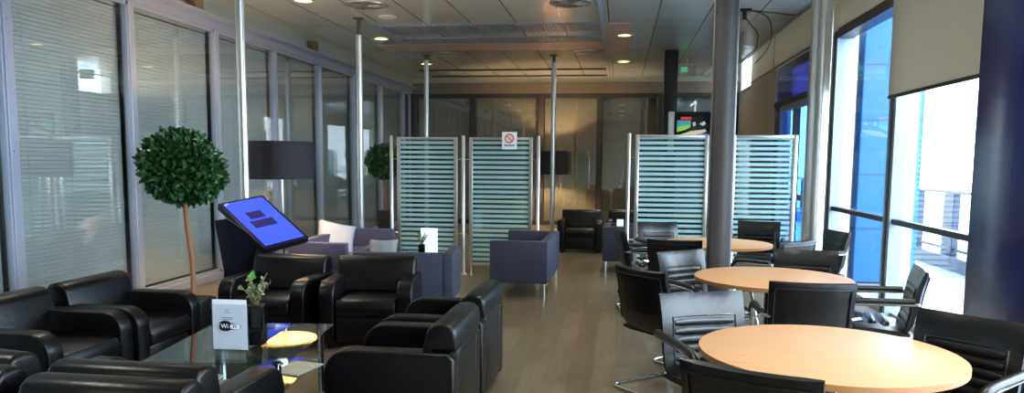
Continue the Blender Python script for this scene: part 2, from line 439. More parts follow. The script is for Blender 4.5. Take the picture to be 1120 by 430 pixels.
window(1, 8.17, 10.40); window(2, 5.80, 8.17); window(3, .9, 4.75); window(4, -2.4, .9)
# dark upper glazing and the doors
w = S('window_5', B(XR-.02, XR+.10, 11.45, 14.2, 2.50, 2.60, .004), 'darkframe')
S('pane', B(XR+.02, XR+.03, 11.45, 14.2, 2.60, 3.2), 'darkglass', w)
def door(n, y0, y1):
    bm = B(XR-.01, XR+.07, y0, y0+.10, 0, 2.5, .004); box(bm, XR-.01, XR+.07, y1-.1, y1, 0, 2.5, .004)
    box(bm, XR-.01, XR+.07, y0+.1, y1-.1, 2.40, 2.5); box(bm, XR-.01, XR+.07, y0+.1, y1-.1, 0, .12); box(bm, XR-.01, XR+.07, y0+.1, y1-.1, .98, 1.06)
    d = S('door_%d' % n, bm, 'alu')
    S('pane', B(XR+.02, XR+.03, y0+.1, y1-.1, .12, 2.4), 'doorglass', d)
    bm = bmesh.new(); tube(bm, fillet([(XR-.01, y0+.16, .9), (XR-.07, y0+.16, .9), (XR-.07, y0+.16, 1.3), (XR-.01, y0+.16, 1.3)], .03), .012)
    S('door_handle', bm, 'chrome', d, True)
door(1, 11.47, 12.62); door(2, 12.62, 13.75)
S('wall_right', B(XR, XR+.12, 13.75, 14.2, 0, 2.5), 'navy')
for y0, y1, lab in ((-2.9, 5.75, 'beige blind band above the bright windows, largely outside the right of the frame'), (8.22, 14.44, 'beige blind strip high on the right wall, beyond the round silver column'), (14.5, 16.84, 'short beige blind strip high on the right wall at the far end')):
    pn = S('window_%d' % {-2.9: 40, 8.22: 41, 14.5: 42}[y0], B(XR+.02, XR+.2, y0-.04, y0+.02, 3.26, ZU-.12), 'alu_light'); S('pane', B(XR+.1, XR+.11, y0, y1, 3.26, ZU-.12), 'clear', pn)
    o = meshobj('roller_blind', B(XR-.004, XR+.002, y0, y1, 3.21, ZU-.12), 'sheer', smooth=False); tag(o, lab, 'blind', 'beige blinds above the windows')
S('window_43', B(XR+.1, XR+.11, 5.75, 8.22, 3.26, ZU-.12), 'clear')
S('trim_7', B(2.44, XR+.26, 4.72, 5.78, 0, 3.2, .03), 'navy', smooth=True)

# big roller blind in front of the near window
b = empty('roller_blind', (XR-.06, 7.0, 2.2), 0, 'large beige roller blind half lowered over the bright window beside the blue pillar', 'blind')
S('blind_fabric', B(-.004, .004, -1.15, 1.17, .02, 1.4), 'sheer', b)
S('bottom_bar', B(-.012, .012, -1.15, 1.17, -.012, .022, .004), 'darkframe', b)
bm = bmesh.new(); tube(bm, [(0, -1.17, 1.42), (0, 1.19, 1.42)], .035, 16); S('blind_roller', bm, 'steel', b, True)

# ceiling fittings of the structure
S('trim_8', B(-3.1*K, -.2*K, 9.55*K, 10.12*K, ZC-.006, ZC-.001), 'salmon')
S('trim_9', B(-.2*K, .1*K, 8.3*K, 10.6*K, ZC-.006, ZC-.001), 'salmon')
S('trim_10', B(-.235*K, -.20*K, YB, YF, ZC-.02, ZC-.001), 'alu_light')
S('trim_11', B(-3.25*K, -.25*K, 12.2*K, 12.26*K, ZC-.03, ZC-.001), 'darkframe')
S('trim_12', B(-3.25*K, -.25*K, 13.1*K, 13.15*K, ZC-.03, ZC-.001), 'darkframe')

# --- outside
S('terrace_floor', B(XR+.28, 5.3, -6, 26, -.14, -.02), 'deck')
S('apron_ground', B(5.3, 120, -80, 120, -4.2, -4.0), 'deck')
S('terrace_kerb', B(4.86, 5.14, -6, 26, -.02, .18, .01), 'rail')
rl = empty('terrace_railing', (5, 10, 0), 0, 'pale blue-grey terrace railing outside the bright windows', 'railing')
bm = B(-.03, .03, -16, 16, 1.10, 1.15, .01); S('top_rail', bm, 'rail', rl, True)
S('lower_rail', B(-.02, .02, -16, 16, .24, .29, .008), 'rail', rl, True)
for k in range(-8, 9):
    y = k*1.35-.1; S('post', B(-.05, .05, y+2.5-.19, y+2.5+.19, .18, 1.10, .01), 'rail', rl)
t = empty('blue_clad_tower', (3.2, 12.2, 0), 0, 'bright blue clad tower standing outside beyond the window, above the terrace', 'tower')
S('cladding', B(-.14, .62, -1.75, 1.2, 0, 3.42, .01), 'blue', t)
bm = bmesh.new()
for z in (.7, 1.4, 2.1, 2.8): box(bm, -.145, .625, -1.755, 1.205, z, z+.012)
S('panel_joint', bm, 'rail', t)
bm = bmesh.new()
for x in (3.4, 4.4, 5.4):
    for z in (3.75, 4.35): tube(bm, [(x, 4, z), (x, 24, z)], .035, 6)
    for k in range(14):
        y = 4+k*1.4; tube(bm, [(x, y, 3.75), (x, y+.7, 4.35)], .02, 5); tube(bm, [(x, y+.7, 4.35), (x, y+1.4, 3.75)], .02, 5)
for k in range(8): tube(bm, [(3.4, 5+k*2.6, 4.35), (5.4, 5+k*2.6, 4.35)], .025, 5)
tag(meshobj('canopy_truss', bm, 'white_steel'), 'white tubular roof truss outside above the windows', 'truss')

# ================================================================== fixed posts and columns
def pole(x, y, top, label, r=.046):
    p = empty('steel_pole', (x, y, 0), 0, label, 'pole', 'slim steel poles from floor to ceiling')
    bm = bmesh.new(); lathe(bm, [(.09, 0), (.09, .012), (r, .02), (r, top), (r*.8, top+.01)], seg=24); meshobj('tube', bm, 'steel', p)
    bm = bmesh.new(); lathe(bm, [(r*.62, top+.01), (r*.62, ZC-.025), (.08, ZC-.015), (.08, ZC)], seg=20); meshobj('ceiling_rod', bm, 'greycol', p, 'darker thin rod meeting the ceiling')
pole(-2.72*K, 5.28*K, 3.3, 'steel pole nearest the camera, just right of the larger topiary tree')
pole(-2.70*K, 7.76*K, 3.31, 'middle steel pole, before the left glass wall beside the small topiary tree')
pole(-2.70*K, 10.55*K, 3.45, 'steel pole rising behind the leftmost striped glass screen')
pole(-.93*K, 10.7*K, 3.41, 'steel pole rising behind the far floor lamp, right of the second striped screen')

bm = bmesh.new()
prof = [(.0, .11), (.045, .105), (.085, .085), (.10, .05), (.105, 0)]
pr = [(x, y) for x, y in prof] + [(x, -y) for x, y in prof[::-1]] + [(-x, -y) for x, y in prof[1:]] + [(-x, y) for x, y in prof[::-1][:-1]]
pr2 = []
for q in pr:
    if not pr2 or (Vector(q)-Vector(pr2[-1])).length > 1e-4: pr2.append(q)
if (Vector(pr2[0])-Vector(pr2[-1])).length < 1e-4: pr2.pop()
c = empty('steel_column', (.845, 6.62, 0), 0, 'wide dark grey steel column standing in the middle, behind the second round table', 'column')
prism(bm, [(x*.93, y*.93) for x, y in pr2], .02, ZC, 'Z'); meshobj('shaft', bm, 'greycol', c)
meshobj('edge_strip', B(.088, .100, -.02, .02, .02, ZC-.01, .003), 'steel', c, 'bright vertical edge strip')
meshobj('edge_strip', B(-.100, -.088, -.02, .02, .02, ZC-.01, .003), 'steel', c, 'bright vertical edge strip')
meshobj('base_plate', B(-.14, .14, -.14, .14, 0, .02, .004), 'greycol', c)
c = empty('round_column', (1.79, 7.42, 0), 0, 'round silver column standing by the right-hand window wall', 'column')
bm = bmesh.new(); lathe(bm, [(.095, .02), (.095, ZC)], seg=40); meshobj('shaft', bm, 'steel', c)
bm = bmesh.new(); lathe(bm, [(.14, 0), (.14, .018), (.10, .03)], seg=32); meshobj('base_ring', bm, 'steel', c)
c = empty('charcoal_column', (.64*K, 10.42*K, 0), 0, 'dark charcoal square column behind the television and striped screen', 'column')
meshobj('shaft', B(-.117, .117, -.117, .117, 0, ZC, .006), 'darkcol', c)
meshobj('base_plate', B(-.17, .17, -.17, .17, 0, .02, .004), 'darkcol', c)

# ================================================================== ceiling lights, vents
def downlight(x, y, first=[None]):
    x *= K; y *= K
    if first[0] is None:
        e = empty('ceiling_downlight', (x, y, ZC), 0, '', 'downlight')
        bm = bmesh.new(); lathe(bm, [(.10, -.004), (.108, -.014), (.134, -.010), (.136, -.001)], seg=28, caps=False); meshobj('trim_ring', bm, 'steel', e)
        bm = bmesh.new(); lathe(bm, [(.102, -.004), (.102, -.009)], seg=28); meshobj('diffuser', bm, 'down', e)
        first[0] = e
    else: e = copy_tree(first[0]); e.location = (x, y, ZC)
    l = bpy.data.lights.new('downlight_lamp', 'SPOT'); l.energy = 60; l.color = (1, .95, .84); l.spot_size = math.radians(125); l.spot_blend = .8; l.shadow_soft_size = .07
    o = bpy.data.objects.new('downlight_lamp', l); COL.objects.link(o); o.location = (x, y, ZC-.04)
    return e
for x, y, lab in ((-2.9, 6.84, 'lit round downlight in the left row of the ceiling, nearest, cut by the top edge'), (-2.87, 9.05, 'lit round downlight right of the middle steel pole top'), (-2.93, 11.45, 'lit round downlight in the left row nearest the far glass wall'),
                  (.02, 9.06, 'lit round downlight in the right row, nearest of the three left of the dark column'), (.02, 11.4, 'lit round downlight in the right row, middle of the three'), (.01, 13.75, 'lit round downlight in the right row, nearest the far glass wall'),
                  (-2.9, 4.6, ''), (.02, 6.7, ''), (.02, 4.4, ''), (-2.9, 2.3, ''), (.02, 2.1, ''), (-2.9, 0, ''), (.02, -.2, ''), (1.3, 3.2, ''), (1.3, .8, '')):
    e = downlight(x, y); e['label'] = lab or 'lit round ceiling downlight above and behind the camera, out of frame'; e['group'] = 'round ceiling downlights'

def vent(x, y, lab, first=[None]):
    x *= K; y *= K
    if first[0] is None:
        e = empty('ceiling_vent', (x, y, ZC), 0, lab, 'vent')
        bm = bmesh.new(); lathe(bm, [(.0001, -.002), (.27, -.002), (.27, -.004), (.0001, -.004)], seg=36, caps=False); meshobj('backing', bm, 'dark', e)
        bm = bmesh.new()
        lathe(bm, [(.245, -.006), (.26, -.018), (.284, -.012), (.288, -.001)], seg=40, caps=False)
        for rr in (.08, .16): lathe(bm, [(rr-.008, -.006), (rr, -.012), (rr+.008, -.006)], seg=32, caps=False)
        for k in range(16):
            a = k*PI/8; tube(bm, [(.02*math.cos(a), .02*math.sin(a), -.009), (.25*math.cos(a), .25*math.sin(a), -.009)], .006, 5)
        meshobj('grille', bm, 'steel', e)
        first[0] = e
    else: e = copy_tree(first[0]); e.location = (x, y, ZC)
    e['label'] = lab; e['group'] = 'round ceiling air diffusers'
vent(-2.40, 7.12, 'round slotted air diffuser in the ceiling above the small topiary tree')
vent(-.47, 7.2, 'round slotted air diffuser in the ceiling at the top centre, nearest one')
vent(-2.42, 10.45, 'round slotted air diffuser beyond the salmon strip, over the leftmost screen')
vent(-.47, 10.4, 'round slotted air diffuser beyond the salmon strip, right of the far pole top')
bm = bmesh.new(); lathe(bm, [(.0001, -.014), (.12, -.014), (.135, -.001)], seg=28, caps=False)
tag(meshobj('ceiling_speaker', bm, 'white_ceil'), 'small flat round white disc in the ceiling beside the left air diffuser', 'speaker').location = (-2.38*K, 7.72*K, ZC)
def grille(y0, y1, lab):
    y0 *= K; y1 *= K
    e = empty('ceiling_grille', (-1.42*K, (y0+y1)/2, ZC), 0, lab, 'grille', 'ribbed ceiling grilles')
    h = (y1-y0)/2
    S('frame', B(-1.22*K, 1.2*K, -h, h, -.006, -.001), 'grille', e)
    bm = bmesh.new()
    for k in range(58): box(bm, (-1.2+k*.0415)*K, (-1.2+k*.0415+.016)*K, -h+.01, h-.01, -.022, -.006)
    o = S('fins', bm, 'alu', e)
grille(8.22, 8.72, 'long ribbed grille across the ceiling panels, nearer one'); grille(9.08, 9.44, 'narrower ribbed grille next to the salmon ceiling strip')

# hanging emergency light, cable bracket
e = empty('emergency_light', (1.25, 15.4, ZC), 0, 'small white hanging emergency light right of the charcoal column', 'light')
bm = bmesh.new(); tube(bm, [(0, 0, -.001), (0, 0, -.11)], .01); S('rod', bm, 'steel', e)
S('housing', B(-.16, .16, -.045, .045, -.30, -.10, .015), 'white_steel', e, True)
S('sign_face', B(-.12, .0, -.048, -.045, -.27, -.17), 'green', e)
e = empty('ceiling_bracket', (1.14*K, 7.66*K, ZC), 0, 'small black ceiling bracket with loose looping cables right of the wide column', 'bracket')
S('mount', B(-.08, .08, -.05, .05, -.04, -.001, .004), 'dark', e)
bm = bmesh.new(); lathe(bm, [(.025, -.14), (.03, -.12), (.03, -.04)], seg=12); S('stem', bm, 'dark', e, True)
for pts in ([(0, 0, -.03), (.14, 0, -.03), (.33, .02, -.11), (.37, .02, -.38), (.28, .02, -.58), (.16, .02, -.70)], [(0, 0, -.07), (.07, 0, -.2), (.19, .02, -.30), (.17, .02, -.55), (.06, .02, -.64)], [(.02, 0, -.02), (.4, .1, -.04), (.7, .4, -.02)]):
    bm = bmesh.new(); tube(bm, fillet(pts, .2, 8), .008, 6); S('cable', bm, 'dark', e, True)
for y, g in ((8.6, 'left of the nearest steel pole'), (12.1, 'left of the middle steel pole')):
    o = meshobj('junction_box', B(-.06, .06, -.09, .09, 0, .16, .006), 'brown'); o.location = (XL+.14, y, FT+.126)
    tag(o, 'small brown box atop the glass wall, '+g, 'box', 'brown boxes above the left glass wall')

# ================================================================== striped glass screens
def screen(x0, x1, y, top, lab, posts, base=.13):
    cx = (x0+x1)/2; w = (x1-x0)/2
    e = empty('glass_screen', (cx, y, 0), 0, lab, 'screen', 'freestanding striped glass screens')
    bm = B(-w, -w+.05, -.02, .02, base, top, .006); box(bm, w-.05, w, -.02, .02, base, top, .006)
    box(bm, -w+.05, w-.05, -.016, .016, top-.035, top, .004); box(bm, -w+.05, w-.05, -.016, .016, base, base+.035, .004)
    meshobj('frame', bm, 'steel', e)
    meshobj('glass_panel', B(-w+.05, w-.05, -.004, .004, base+.035, top-.035), 'stripe', e, smooth=False)
    for px in (-w+.025, w-.025):
        bm = bmesh.new(); lathe(bm, [(.024, 0), (.024, .01), (.014, .018), (.014, base+.01)], px, 0, 16); meshobj('foot', bm, 'steel', e)
    for px in posts:
        dx = px-cx
        bm = bmesh.new(); lathe(bm, [(.05, 0), (.05, .012), (.024, .02), (.024, top+.01), (.018, top+.02)], dx, 0, 20); meshobj('post', bm, 'steel', e)
        for z in (.55, top-.30):
            s = 1 if dx < 0 else -1
            bm = bmesh.new(); tube(bm, [(dx, 0, z), (-s*w+.01*s, 0, z)], .012, 8)
            meshobj('clamp', bm, 'chrome', e)
    if not any(p < x0 for p in posts):
        for z in (.55, top-.30):
            bm = bmesh.new(); tube(bm, [(-w-.052, 0, z), (-w+.01, 0, z)], .012, 8); meshobj('clamp', bm, 'chrome', e)
    return e
screen(-3.01, -2.17, 10.15, 1.86, 'leftmost striped frosted glass screen, beside the small topiary tree', (-3.09, -2.09))
s2 = screen(-2.01, -1.15, 10.15, 1.86, 'second striped glass screen from the left, with a small notice at its top', (-1.075,))
screen(.19, 1.10, 9.9, 1.89, 'striped glass screen below the television, left of the wide grey column', (.11,))
screen(1.38, 2.17, 9.9, 1.89, 'rightmost striped glass screen, between the wide column and the doors', (1.31,))
n = empty('paper_notice', (-1.46, 10.125, 1.80), 0, 'small white paper notice with an orange ring, taped to the top of a glass screen', 'notice')
S('sheet', B(-.10, .10, -.001, .001, -.10, .13), 'paper', n)
bm = bmesh.new(); tube(bm, [(.055*math.cos(k*PI/12), -.003, .045+.055*math.sin(k*PI/12)) for k in range(24)], .008, 6, closed=True)
tube(bm, [(-.038, -.003, .083), (.038, -.003, .007)], .007, 6)
S('ring_symbol', bm, 'orange', n)
S('caption', B(-.07, .07, -.003, -.001, -.06, -.035), 'greyink', n)
n.location.y = 10.12

# ================================================================== television
TS = 1.38
t = empty('television', (1.355, 14.03, 1.75), 0, 'black flat television on the charcoal column, showing a red-topped racing picture', 'television')
S('casing', B(-.30, .42, -.04, .04, 0, .50, .01), 'dark', t, True)
S('side_strip', B(-.375, -.30, -.045, .06, -.02, .50, .006), 'steel', t)
S('screen', B(-.28, .40, -.043, -.04, .03, .47), 'tvblack', t)
bm = B(-.34, -.26, .04, .17, .15, .3); S('wall_bracket', bm, 'darkcol', t)
def flat(prof, m, d, name):
    prof = [(-.28+(x+.28)*.74, .445-(.445-z)*.70) for x, z in prof]
    S(name, prism(bmesh.new(), prof, -.0435-d, -.043, 'Y'), m, t)
flat([(-.20, .425), (-.02, .425), (-.02, .375), (-.20, .375)], 'tred', .001, 'red_bar')
flat([(-.26, .36), (-.03, .36), (-.03, .26), (-.26, .20)], 'tteal', .001, 'teal_picture')
flat([(-.26, .24), (-.03, .29), (-.03, .24), (-.12, .19), (-.26, .15)], 'tgreen', .002, 'green_field')
flat([(-.26, .08), (-.02, .17), (.22, .20), (.24, .16), (.10, .10), (-.10, .07), (-.27, .05)], 'tbeige', .002, 'beige_swoosh')
flat([(.08, .12), (.27, .12), (.27, .07), (.12, .06)], 'tblue', .003, 'blue_patch')
flat([(0, .32), (.05, .34), (.06, .27), (.02, .25)], 'tgrey', .001, 'grey_shape'); flat([(.12, .30), (.2, .35), (.23, .30), (.18, .26)], 'tgrey', .001, 'grey_shape')

for c_ in t.children:
    for v_ in c_.data.vertices: v_.co *= TS

# ================================================================== black leather lounge chairs
def armchair(W=.76, Dp=.70):
    e = empty('leather_armchair', (0, 0, 0), 0, '', 'armchair')
    hw, hd, za = W/2, Dp/2, .56
    def armprof():
        p = [(-hd, .05), (hd-.01, .05), (hd, .30)]
        for k in range(9):
            a = k/8*PI/2; p.append((hd-.13+.13*math.cos(a), za-.13+.13*math.sin(a)))
        p += [(-hd+.03, za), (-hd, za-.03)]
        return p
    for s in (-1, 1):
        bm = bmesh.new(); x0, x1 = sorted((s*hw, s*(hw-.125)))
        prism(bm, armprof(), x0, x1, 'X', bev=.014, seg=3); meshobj('armrest', bm, 'leather', e)
    bm = B(-hw+.125, hw-.125, -hd, -hd+.13, .05, za, .018, 3); meshobj('back_panel', bm, 'leather', e)
    bm = B(-hw+.13, hw-.13, -hd+.13, hd-.03, .06, .27, .012, 2); meshobj('seat_base', bm, 'leather', e)
    # seat cushion with puffed front
    prof = [(-hd+.14, .275), (hd-.02, .275), (hd+.0, .30), (hd+.005, .36), (hd-.02, .405), (hd-.07, .42), (-hd+.14, .405)]
    bm = bmesh.new(); prism(bm, prof, -hw+.135, hw-.135, 'X', bev=.014, seg=3); meshobj('seat_cushion', bm, 'leather', e)
    # back cushion: leaning roll with two lobes
    prof = [(-.20, .42), (-.13, .42), (-.15, .50), (-.175, .58), (-.19, .65), (-.205, .682), (-.235, .700), (-.28, .707), (-.325, .700), (-.350, .677), (-.358, .63), (-.355, .565), (-.22, .565)]
    bm = bmesh.new(); prism(bm, prof, -hw+.04, hw-.04, 'X', bev=.022, seg=3); meshobj('back_cushion', bm, 'leather', e, angle=50)
    for sx in (-1, 1):
        for sy in (-1, 1):
            bm = bmesh.new(); lathe(bm, [(.02, 0), (.024, .05)], sx*(hw-.07), sy*(hd-.08), 12); meshobj('foot', bm, 'dark', e)
    return e
R = math.radians
ac = armchair()
spots = [((-1.93, 2.36), R(180), 'black leather armchair at the bottom left edge, only its back top showing'),
         ((-2.76, 2.45), R(176), 'black leather armchair in the extreme bottom left corner, facing away from the coffee table'),
         ((-1.99, 3.13), 0, 'black leather armchair, back to us, at the bottom left next to the coffee table'),
         ((-2.86, 3.22), R(-4), 'black leather armchair cut by the bottom left corner, back to us'),
         ((-3.47, 4.94), R(-90), 'black leather armchair by the left glass wall, nearer the topiary tree, right of its twin'),
         ((-3.50, 4.17), R(-90), 'black leather armchair by the left glass wall, cut by the left photo edge'),
         ((-2.07, 6.22), R(188), 'black leather armchair facing us beyond the coffee table, right one of its pair'),
         ((-2.885, 6.17), R(178), 'black leather armchair facing us beyond the coffee table, directly below the kiosk screen'),
         ((-1.17, 4.12), R(90), 'black leather armchair right of the coffee table, nearer one of two seen from the side'),
         ((-1.17, 5.0), R(89), 'black leather armchair right of the coffee table, farther one of two seen from the side'),
         ((-.65, 13.2), R(180), 'distant black leather armchair facing us against the far glass wall, left of its twin'),
         ((.16, 13.35), R(180), 'distant black leather armchair against the far wall, partly behind the slate tub chair')]
for i, (p, rz, lab) in enumerate(spots):
    put(ac, i == 0, (p[0], p[1], 0), rz, lab, 'black leather lounge armchairs')

# ================================================================== fabric tub seats
def tub(W, Dp, m, name='tub_sofa', h=.65):
    e = empty(name, (0, 0, 0), 0, '', 'sofa' if W > 1.1 else 'armchair')
    hw, hd = W/2, Dp/2; th = .10
    for s in (-1, 1):
        x0, x1 = sorted((s*hw, s*(hw-th))); meshobj('armrest', B(x0, x1, -hd, hd, .17, h, .012, 2), m, e)
    meshobj('backrest', B(-hw+th, hw-th, -hd, -hd+th, .17, h, .012, 2), m, e)
    meshobj('seat_base', B(-hw+th, hw-th, -hd+th, hd-.01, .17, .30, .01, 2), m, e)
    n = 2 if W > 1.1 else 1
    for k in range(n):
        a = -hw+th+.004+(W-2*th)/n*k; meshobj('seat_cushion', B(a, a+(W-2*th)/n-.008, -hd+th, hd-.005, .30, .42, .025, 3), m, e)
    for sx in (-1, 1):
        for sy in (-1, 1):
            bm = bmesh.new(); lathe(bm, [(.014, 0), (.012, .172)], sx*(hw-.04), sy*(hd-.04), 12); meshobj('leg', bm, 'chrome', e)
    return e
def place(o, x, y, rz, lab, grp='fabric box-shaped seats'):
    o.location = (x, y, 0); o.rotation_euler = (0, 0, rz); o['label'] = lab; o['group'] = grp
place(tub(1.40, .66, 'fabric'), -1.10, 9.16, R(89), 'slate grey box sofa on chrome legs standing alone before the second striped screen')
place(tub(.98, .72, 'fabric', 'tub_chair'), -2.11, 7.50, R(6), 'slate blue tub chair with its back to us, before the leftmost striped screen')
place(tub(1.86, .66, 'lilac'), -3.24, 8.78, R(-90), 'lilac grey sofa along the left glass wall with a white cushion')
place(tub(.80, .74, 'fabric', 'tub_chair'), .16, 10.98, R(-90), 'dark tub chair beyond the screen line, a white card on its arm')

def cushion(w, h, t):
    bm = bmesh.new(); N = 14; vs = {}
    for s in (1, -1):
        for i in range(N+1):
            for j in range(N+1):
                u, v = -1+2*i/N, -1+2*j/N
                ed = max(abs(u), abs(v)) >= .999
                if s < 0 and ed: vs[s, i, j] = vs[1, i, j]; continue
                z = t/2*((1-u**4)*(1-v**4))**.5*s if not ed else 0
                k = 1-.08*(1-abs(u)**2 if abs(v) > abs(u) else 1-abs(v)**2)
                vs[s, i, j] = bm.verts.new((u*w/2*k, v*h/2*k, z+.004*math.sin(7*u+3*v)))
    for s in (1, -1):
        for i in range(N):
            for j in range(N): bm.faces.new([vs[s, i, j], vs[s, i+1, j], vs[s, i+1, j+1], vs[s, i, j+1]])
    return bm
o = meshobj('throw_cushion', cushion(.48, .44, .16), 'white', angle=180); o.matrix_world = Matrix.Translation((-3.44, 8.95, .585)) @ Matrix.Rotation(R(40), 4, 'Z') @ Matrix.Rotation(R(62), 4, 'X') @ Matrix.Rotation(R(-16), 4, 'Z')
tag(o, 'white cotton cushion leaning on the lilac grey sofa by the glass wall', 'cushion')
o = meshobj('throw_cushion', cushion(.30, .34, .15), 'pale', angle=180); o.matrix_world = Matrix.Translation((-2.36, 7.42, .59)) @ Matrix.Rotation(R(6), 4, 'Z') @ Matrix.Rotation(R(66), 4, 'X')
tag(o, 'pale grey cushion just showing over the back of the slate blue tub chair', 'cushion')

# ================================================================== glass coffee tables
def coffee_table(w, d, h, shelf=.24):
    e = empty('glass_coffee_table', (0, 0, 0), 0, '', 'coffee table', 'glass coffee tables')
    meshobj('glass_top', B(-w/2, w/2, -d/2, d/2, h-.012, h, .003, 1), 'tableglass', e, smooth=False)
    meshobj('glass_shelf', B(-w/2+.08, w/2-.08, -d/2+.08, d/2-.08, shelf-.01, shelf, .002, 1), 'tableglass', e, smooth=False)
    for sx in (-1, 1):
        for sy in (-1, 1):
            bm = bmesh.new(); lathe(bm, [(.024, 0), (.024, .01), (.02, .015), (.02, h-.03), (.032, h-.025), (.032, h-.012)], sx*(w/2-.07), sy*(d/2-.07), 20); meshobj('leg', bm, 'chrome', e)
    return e
ct = coffee_table(.80, 1.02, .45); ct.location = (-2.22, 4.28, 0); ct.rotation_euler.z = R(7)
ct['label'] = 'glass-topped coffee table with chrome legs between the black armchairs'
c2 = coffee_table(.62, .62, .45); c2.location = (-2.22, 8.72, 0)
c2['label'] = 'distant small glass table behind the slate blue tub chair, a white card on it'

# sign holder with wifi card
sx, sy = -2.12, 3.90
e = empty('sign_holder', (sx, sy, .451), R(3), 'white wireless internet card in a clear acrylic holder on the coffee table', 'sign')
meshobj('card', B(-.098, .098, -.001, .001, .045, .325), 'paper', e, smooth=False)
meshobj('holder', B(-.104, .104, -.006, .006, .03, .30, .001, 1), 'acrylic', e, smooth=False)
bm = bmesh.new(); prism(bm, [(-.05, 0), (.05, 0), (.012, .05), (-.012, .05)], -.108, .108, 'X', bev=.002); meshobj('holder_foot', bm, 'acrylic', e, smooth=False)
fm = Matrix.Rotation(PI/2, 4, 'X')
def blob(cx, cz, rx, rz_, n=30): return [(cx+rx*abs(math.cos(a))**.8*(1 if math.cos(a) > 0 else -1), cz+rz_*abs(math.sin(a))**.8*(1 if math.sin(a) > 0 else -1)) for a in [2*PI*k/n for k in range(n)]]
bm = bmesh.new(); prism(bm, blob(-.022, .178, .034, .029), -.0085, -.007, 'Y'); prism(bm, blob(.006, .176, .062, .019), -.0085, -.0075, 'Y')
meshobj('logo_blob', bm, 'black', e, smooth=False)
bm = bmesh.new(); prism(bm, blob(.034, .176, .030, .0155), -.0095, -.0087, 'Y'); meshobj('logo_oval', bm, 'paper', e, smooth=False)
meshobj('letters', text_bm('Wi', .034, Matrix.Translation((-.026, -.0095, .177)) @ fm, bold=.0004), 'paper', e, 'white letters', smooth=False)
meshobj('letters', text_bm('Fi', .030, Matrix.Translation((.032, -.0102, .176)) @ fm, bold=.0004), 'black', e, 'black letters', smooth=False)
bm = bmesh.new()
for z, w in ((.268, .02), (.255, .035), (.225, .065), (.215, .05)): box(bm, -w/2-.01, w/2-.01, -.0082, -.0072, z-.002, z+.002)
meshobj('faint_print', bm, 'greyink', e, smooth=False)

# small plant in black vase
def small_plant(x, y, z, h, w, lab, k=1.0, n=16):
    e = empty('potted_plant', (x, y, z), R(8), lab, 'plant')
    bm = B(-w/2, w/2, -w/2, w/2, 0, h, .006, 2); meshobj('pot', bm, 'vase', e)
    meshobj('soil', B(-w/2+.008, w/2-.008, -w/2+.008, w/2-.008, h, h+.004), 'soil', e, smooth=False)
    bs = bmesh.new(); bl = bmesh.new(); rnd = random.Random(3)
    for i in range(n):
        a = rnd.uniform(0, 2*PI); sp = rnd.uniform(.02, .11)*k; hh = rnd.uniform(.08, .19)*k
        tip = Vector((math.cos(a)*sp, math.sin(a)*sp, h+hh)); mid = Vector((tip.x*.35, tip.y*.35, h+hh*.55)); b0 = Vector((tip.x*.1, tip.y*.1, h))
        path = [b0*(1-t)**2+mid*2*t*(1-t)+tip*t*t for t in (0, .25, .5, .75, 1)]
        tube(bs, path, .0022*k, 5)
        for j in range(9):
            t = .3+.08*j; p = b0*(1-t)**2+mid*2*t*(1-t)+tip*t*t
            leaf(bl, p, rnd, .030*k, .009*k)
    meshobj('stems', bs, 'bark', e); meshobj('leaves', bl, 'leaf2', e, smooth=False)
    b3 = bmesh.new()
    for j in range(7): leaf(b3, Vector((-.03*k+rnd.uniform(-.012, .012), 0, h+.17*k+rnd.uniform(-.03, .03))), rnd, .045*k, .016*k)
    meshobj('fresh_shoot', b3, 'leafy', e, 'bright green new shoot', smooth=False)
def leaf(bm, p, rnd, L, Wd, out=None):
    d = Vector((rnd.gauss(0, 1), rnd.gauss(0, 1), rnd.gauss(.2, 1)))
    if out is not None: d = out*1.0+d*.75
    d.normalize(); s = d.cross(Vector((rnd.gauss(0, 1), rnd.gauss(0, 1), rnd.gauss(0, 1)))).normalized(); nn = d.cross(s)
    c = [p, p+d*L*.35+s*Wd, p+d*L*.75+s*Wd*.7-nn*L*.05, p+d*L-nn*L*.12, p+d*L*.75-s*Wd*.7-nn*L*.05, p+d*L*.35-s*Wd]
    m = p+d*L*.5+nn*L*.06
    v = [bm.verts.new(q) for q in c]; vm = bm.verts.new(m)
    for i in range(6): bm.faces.new([v[i], v[(i+1) % 6], vm])
small_plant(-2.125, 4.22, .451, .235, .10, 'small feathery plant in a square black glass vase on the near coffee table', n=20)
small_plant(-2.24, 8.52, .451, .13, .075, 'tiny plant in a black pot before the white card on the distant table', .8, 12)
e = empty('table_card', (-2.19, 8.66, .451), 0, 'white card standing behind the tiny plant on the distant glass table', 'card')
S('card_sheet', B(-.10, .10, -.002, .002, .01, .31), 'card', e); S('card_foot', B(-.10, .10, -.03, .03, 0, .012, .002), 'acrylic', e)
e = empty('table_card', (.02, 10.68, .651), 0, 'tiny white card on the arm of the dark distant tub chair', 'card')
S('card_sheet', B(-.045, .045, -.002, .002, .006, .10), 'card', e); S('card_foot', B(-.045, .045, -.02, .02, 0, .008, .002), 'acrylic', e)
